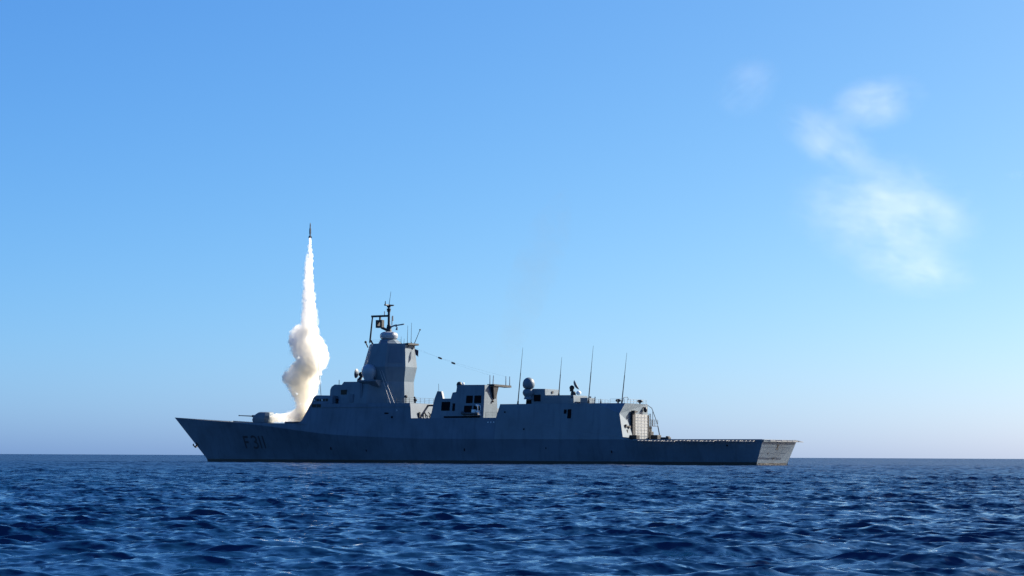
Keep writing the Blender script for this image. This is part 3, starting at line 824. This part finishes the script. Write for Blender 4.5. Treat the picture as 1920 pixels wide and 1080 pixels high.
# boat stowed under the funnel house
boat = on_ship('rigid_boat', 57.3, 7.75, 8.75)
tag(boat, 'small grey rigid inflatable boat stowed below the dark intakes amidships', 'boat')
tb = MB()
for s in (1, -1):
    tb.path([(-1.9, .75 * s, .35), (1.0, .75 * s, .4), (1.7, .45 * s, .5), (2.05, 0, .62)], .24, 10)
tb.build('tube_collar', M_RUBBER, boat, smooth=50)
MB().loft([[(-1.9, -.6, .3), (-1.9, 0, 0), (-1.9, .6, .3)], [(1.0, -.6, .3), (1.0, 0, .02), (1.0, .6, .3)], [(1.9, -.08, .5), (1.9, 0, .4), (1.9, .08, .5)]]).build('keel', M_WHITE, boat)
mb = MB(); mb.box(-.9, -.2, -.35, .35, .3, 1.15); mb.box(-1.75, -1.2, -.35, .35, .3, .95); mb.build('console', M_WHITE, boat, bevel=.05)
mb = MB(); mb.path([(-1.7, .5, .4), (-1.6, .5, 1.85), (-1.2, .4, 2.0), (-1.2, -.4, 2.0), (-1.6, -.5, 1.85), (-1.7, -.5, .4)], .09, 6); mb.ball((-1.35, .3, 1.9), .28, .22, .2, 8, 6); mb.build('roll_bar', M_WHITE, boat)

# small flag on the after yard
fl = MB()
base = Vector((0, 0, 0))
rings = []
for i in range(7):
    t = i / 6
    r = []
    for k in range(6):
        s = k / 5
        x = -.25 - 0.75 * s * (1 - .15 * t) - .25 * t; z = -1.25 * t - .35 * s; y = .12 * math.sin(5 * s + 3 * t)
        r.append((x, y, z))
    rings.append(r)
front = [[(p[0], p[1] + .012, p[2]) for p in r] for r in rings]; back = [[(p[0], p[1] - .012, p[2]) for p in r] for r in rings]
fl.loft([f + b[::-1] for f, b in zip(front, back)])
p = SHIP_M @ Vector((75.6, -1.0, 21.9))
flag = empty('flag', p, SHIP_RZ)
tag(flag, 'small dark flag hanging from the after yard of the mast', 'flag')
fl.build('cloth', M_FLAG, flag, smooth=60)
MB().tube((-.22, 0, .7), (-.28, 0, -1.6), .025, n=5).build('halyard', M_WIRE, flag)

# ------------------------------------------------------------------ missile
mis = on_ship('missile', 99.6, 0, 44.35)
mis.scale = (.9, .9, .84)
tag(mis, 'slim dark missile climbing straight up on top of its smoke column', 'missile')
body = MB().lathe([(.13, 0), (.16, .1), (.16, 2.2), (.127, 2.45), (.127, 2.9)], (0, 0, 0), n=18).build('body', M_MISSILE, mis, smooth=35)
MB().lathe([(.127, 2.9), (.115, 3.1), (.08, 3.4), (.035, 3.62), (0, 3.72)], (0, 0, 0), n=18).build('nose_cone', M_FIT, mis, smooth=45)
for k in range(4):
    t = R(45 + 90 * k); c, s = math.cos(t), math.sin(t)
    P = lambda r, z, w: (c * r - s * w, s * r + c * w, z)
    mb = MB(); mb.loft([[P(.12, .05, w), P(.40, .0, w), P(.34, .38, w), P(.12, .55, w)] for w in (-.015, .015)]); mb.build('tail_fin', M_MISSILE, mis)
    mb = MB(); mb.loft([[P(.12, 1.0, w), P(.22, 1.05, w), P(.2, 2.2, w), P(.12, 2.4, w)] for w in (-.012, .012)]); mb.build('strake', M_MISSILE, mis)
mfl = bpy.data.materials.new('rocket_flame'); mfl.use_nodes = True
N = mfl.node_tree.nodes; N.clear()
em = N.new('ShaderNodeEmission'); em.inputs[0].default_value = (1, .80, .62, 1); em.inputs[1].default_value = 1.6
ou = N.new('ShaderNodeOutputMaterial'); mfl.node_tree.links.new(em.outputs[0], ou.inputs[0])
MB().lathe([(.10, 0), (.17, -.25), (.15, -.9), (.06, -1.6), (0, -1.8)], (0, 0, -.02), n=14).build('exhaust_flame', mfl, mis, smooth=60)

# ------------------------------------------------------------------ smoke
def volume_mat(name, color, density, aniso=0.0, absorb=None, clump=0.0):
    m = bpy.data.materials.new(name); m.use_nodes = True
    N = m.node_tree.nodes; N.clear()
    pv = N.new('ShaderNodeVolumePrincipled')
    pv.inputs['Color'].default_value = (*color, 1)
    pv.inputs['Density'].default_value = density
    pv.inputs['Anisotropy'].default_value = aniso
    if absorb: pv.inputs['Absorption Color'].default_value = (*absorb, 1)
    o = N.new('ShaderNodeOutputMaterial')
    L = m.node_tree.links
    L.new(pv.outputs[0], o.inputs['Volume'])
    if clump:                                # curdled smoke: dense knots and thin gaps
        tc = N.new('ShaderNodeTexCoord')
        nz = N.new('ShaderNodeTexNoise'); nz.inputs['Scale'].default_value = clump; nz.inputs['Detail'].default_value = 4; nz.inputs['Roughness'].default_value = .6; nz.inputs['Distortion'].default_value = .8
        L.new(tc.outputs['Object'], nz.inputs['Vector'])
        rg = N.new('ShaderNodeMapRange'); rg.inputs[1].default_value = .40; rg.inputs[2].default_value = .62; rg.inputs[3].default_value = .06 * density; rg.inputs[4].default_value = 2.4 * density
        L.new(nz.outputs[0], rg.inputs[0]); L.new(rg.outputs[0], pv.inputs['Density'])
    return m, pv

plume = on_ship('smoke_plume', 100.2, 0, 7.9)
tag(plume, 'white smoke column billowing up from the foredeck beneath the missile', 'smoke')
PL = Vector((100.2, 0, 7.9))

def puffs(balls, voxel, disp, name, m):
    mb = MB()
    for c, r in balls:
        mb.ball(Vector(c) - PL, r, r, r, 14, 9)
    o = mb.build(name, m, plume)
    md = o.modifiers.new('union', 'REMESH'); md.mode = 'VOXEL'; md.voxel_size = voxel
    for k, (size, st, depth) in enumerate(disp):
        tx = bpy.data.textures.new(name + '_noise', 'CLOUDS'); tx.noise_scale = size; tx.noise_depth = depth
        dm = o.modifiers.new('billow', 'DISPLACE'); dm.texture = tx; dm.strength = st; dm.mid_level = .5; dm.texture_coords = 'LOCAL'
    dg = bpy.context.evaluated_depsgraph_get()
    me = bpy.data.meshes.new_from_object(o.evaluated_get(dg))
    o.modifiers.clear(); old = o.data; o.data = me; bpy.data.meshes.remove(old)
    me.shade_smooth()
    if not me.materials: me.materials.append(m)
    return o

rnd = random.Random(5)
# centre line and half width (a, z, r) up the column
COL = [(99.55, 44.3, .22), (99.6, 43.2, .42), (99.65, 41.5, .62), (99.75, 39.4, .88), (99.85, 37.5, 1.02), (99.8, 35, 1.15), (99.7, 32.5, 1.32), (99.6, 30, 1.52), (99.4, 27.6, 1.72), (99.5, 25.5, 1.9)]
BIL = [(101.2, 25.3, 2.6), (100.6, 24.4, 3.2), (99.9, 22.8, 3.5), (98.9, 20.9, 3.5), (98.9, 19.4, 3.1)]
LOW = [(100.7, 18.0, 3.5), (101.3, 16.6, 3.7), (100.7, 15.0, 3.0), (100.6, 13.4, 2.4), (100.4, 11.8, 2.0), (100.4, 10.2, 2.0), (100.5, 8.9, 2.2)]
DK = [(108.4, 8.6, .9), (107.2, 8.8, 1.1), (106.0, 8.7, 1.1), (104.8, 8.8, 1.2), (103.6, 8.8, 1.3), (102.3, 9.2, 1.6), (101.0, 9.6, 1.9), (99.2, 9.0, 1.6), (98.0, 8.7, 1.2)]
def along(tab, step):
    out = []
    for p, q in zip(tab[:-1], tab[1:]):
        n = max(1, int(math.dist(p[:2], q[:2]) / step))
        out += [tuple(p[i] + (q[i] - p[i]) * k / n for i in range(3)) for k in range(n)]
    return out + [tab[-1]]
def roll(tab, step, core, frac, per, jit=0.0):
    balls = []
    for a, z, r in along(tab, step):
        balls.append(((a, 0, z), r * core))
        for _ in range(per):
            t = rnd.uniform(0, 2 * math.pi); rr = r * frac * rnd.uniform(.7, 1.3); d = r - rr * rnd.uniform(.75, 1.0 + jit)
            balls.append(((a + math.cos(t) * d, math.sin(t) * d, z + rnd.uniform(-.5, .5) * step), rr))
    return balls
m_col, _ = volume_mat('column_smoke', (.974, .965, .942), 1.2, .5, None, 1.8)
m_bil, _ = volume_mat('billow_smoke', (.978, .967, .940), 1.0, .5, None, 1.2)
m_low, _ = volume_mat('brown_smoke', (.981, .962, .912), 1.0, .5, None, 1.2)
m_dk, _ = volume_mat('deck_smoke', (.978, .952, .895), .9, .5, None, 1.3)
puffs(roll(COL, .35, .8, .42, 3, .1), .10, ((.9, .35, 2), (.35, .16, 2)), 'smoke_column', m_col)
puffs(roll(BIL, .55, .78, .27, 14, .25), .09, ((1.5, .9, 2), (.55, .9, 3), (.25, .4, 2)), 'smoke_billow', m_bil)
puffs(roll(LOW, .6, .78, .28, 11, .2), .09, ((1.5, .8, 2), (.55, .8, 3), (.25, .35, 2)), 'lower_billow', m_low)
puffs(roll(DK, .5, .85, .42, 4, .2), .14, ((1.2, .5, 2), (.5, .3, 3)), 'deck_smoke', m_dk)

m_fr, _ = volume_mat('smoke_fringe', (.988, .975, .935), .18, .5, None, 1.8)
grow = lambda tab, k: [(a, z, r * k) for a, z, r in tab]
puffs(roll(grow(BIL, 1.10), .6, .7, .30, 8, .3), .13, ((1.1, .9, 2), (.45, .7, 3), (.22, .3, 2)), 'smoke_fringe', m_fr)
puffs(roll(grow(LOW, 1.10), .6, .7, .32, 8, .3), .13, ((1.1, .9, 2), (.45, .6, 3), (.22, .3, 2)), 'smoke_fringe', m_fr)
puffs(roll(grow(DK, 1.25), .5, .7, .42, 5, .3), .13, ((1.1, .7, 2), (.45, .5, 3)), 'smoke_fringe', m_fr)
puffs(roll(grow(COL[2:], 1.12), .35, .75, .45, 3, .2), .10, ((.7, .4, 2), (.3, .3, 2)), 'smoke_fringe', m_fr)

# thin funnel exhaust haze drifting up and aft
m_ex, pv = volume_mat('exhaust_haze', (.30, .25, .15), .0050, 0, None, .20)
exh = on_ship('exhaust_plume', 57.0, 0, 14.9)
tag(exh, 'faint brownish exhaust haze drifting up and aft from the funnel house', 'smoke')
mb = MB(); mb.lathe([(.7, 0), (1.3, 2), (2.3, 7), (3.6, 14), (4.6, 22), (4.2, 30), (2.2, 36), (.3, 39)], (0, 0, 0), (-.42, 0, 1), 20)
mb.build('haze_trail', m_ex, exh, smooth=60)

# ------------------------------------------------------------------ clouds
def cloud(px, py, w, h, dist, seed, dens, label, scale=1.0, tilt=0.0, soft=1.0):
    """px,py: azimuth/elevation given as tangent units; w,h half sizes in metres"""
    o = empty('cloud')
    loc = (px * dist, dist, EYE + py * dist)
    me = bpy.data.meshes.new('cloud')
    bm = bmesh.new(); bmesh.ops.create_icosphere(bm, subdivisions=4, radius=1.0)
    bm.to_mesh(me); bm.free()
    bpy.data.objects.remove(o)
    o = bpy.data.objects.new('cloud', me); scene.collection.objects.link(o)
    o.location = loc; o.scale = (w, (w + h) * .5, h); o.rotation_euler = (0, tilt, 0)
    m = bpy.data.materials.new('cloud_vapour'); m.use_nodes = True
    N, L = m.node_tree.nodes, m.node_tree.links; N.clear()
    tc = N.new('ShaderNodeTexCoord')
    ln = N.new('ShaderNodeVectorMath'); ln.operation = 'LENGTH'; L.new(tc.outputs['Object'], ln.inputs[0])
    fo = N.new('ShaderNodeMapRange'); fo.inputs[1].default_value = 1.0; fo.inputs[2].default_value = .25; fo.inputs[3].default_value = 0; fo.inputs[4].default_value = 1
    fo.interpolation_type = 'SMOOTHSTEP'
    L.new(ln.outputs['Value'], fo.inputs[0])
    mp = N.new('ShaderNodeMapping'); mp.inputs['Location'].default_value = (seed * 3.1, seed * 1.7, seed); mp.inputs['Scale'].default_value = (w / 100, (w + h) / 200, h / 100)
    L.new(tc.outputs['Object'], mp.inputs[0])
    nz = N.new('ShaderNodeTexNoise'); nz.inputs['Scale'].default_value = 1.5 * scale; nz.inputs['Detail'].default_value = 5; nz.inputs['Roughness'].default_value = .48
    nz.inputs['Distortion'].default_value = .6
    L.new(mp.outputs[0], nz.inputs['Vector'])
    rg = N.new('ShaderNodeMapRange'); rg.interpolation_type = 'SMOOTHSTEP'
    rg.inputs[1].default_value = .38; rg.inputs[2].default_value = .74; rg.inputs[3].default_value = 0; rg.inputs[4].default_value = dens
    n2 = N.new('ShaderNodeTexNoise'); n2.inputs['Scale'].default_value = 4.6; n2.inputs['Detail'].default_value = 6; n2.inputs['Roughness'].default_value = .6; n2.inputs['Distortion'].default_value = 1.2
    st = N.new('ShaderNodeMapping'); st.inputs['Rotation'].default_value = (0, R(35), 0); st.inputs['Scale'].default_value = (.55, 1, 1.3)
    L.new(mp.outputs[0], st.inputs[0]); L.new(st.outputs[0], n2.inputs['Vector'])
    mxn = N.new('ShaderNodeMix'); mxn.inputs[0].default_value = .42; L.new(nz.outputs[0], mxn.inputs[2]); L.new(n2.outputs[0], mxn.inputs[3])
    L.new(mxn.outputs[0], rg.inputs[0])
    mm = N.new('ShaderNodeMath'); mm.operation = 'MULTIPLY'; L.new(rg.outputs[0], mm.inputs[0]); L.new(fo.outputs[0], mm.inputs[1])
    pv = N.new('ShaderNodeVolumePrincipled'); pv.inputs['Color'].default_value = (.99, .965, .97, 1); pv.inputs['Anisotropy'].default_value = .2
    L.new(mm.outputs[0], pv.inputs['Density'])
    ou = N.new('ShaderNodeOutputMaterial'); L.new(pv.outputs[0], ou.inputs['Volume'])
    me.materials.append(m)
    tag(o, label, 'cloud', 'wispy clouds in the right half of the sky')

def sk(x, y):                                  # image measurement -> bearing and elevation tangents
    return (x - 960) / 3760.0, (855.8 - y) / 3760.0
D = 2600.0
u = D / 3760.0
for x, y, w, h, seed, dens, tilt, label in (
    (1665, 395, 210, 130, 3.3, .0042, R(8), 'largest pale cloud, a broad soft patch in the right of the sky'),
    (1715, 505, 140, 60, 9.7, .0042, R(5), 'low flat wisp of cloud directly under the largest cloud'),
    (1650, 185, 110, 62, 4.2, .0056, R(-10), 'small bright hooked wisp, highest white cloud above the largest one'),
    (1560, 255, 125, 62, 6.4, .0042, R(30), 'thin slanting wisp between the hooked wisp and the largest cloud'),
    (1405, 155, 80, 62, 7.4, .0024, R(-35), 'very faint wisp alone at the left of the other clouds'),
    (1912, 320, 30, 16, 8.1, .0025, 0, 'tiny faint wisp cut by the right edge of the photo')):
    e, f = sk(x, y)
    cloud(e, f, w * u, h * u, D, seed, dens, label, tilt=tilt)
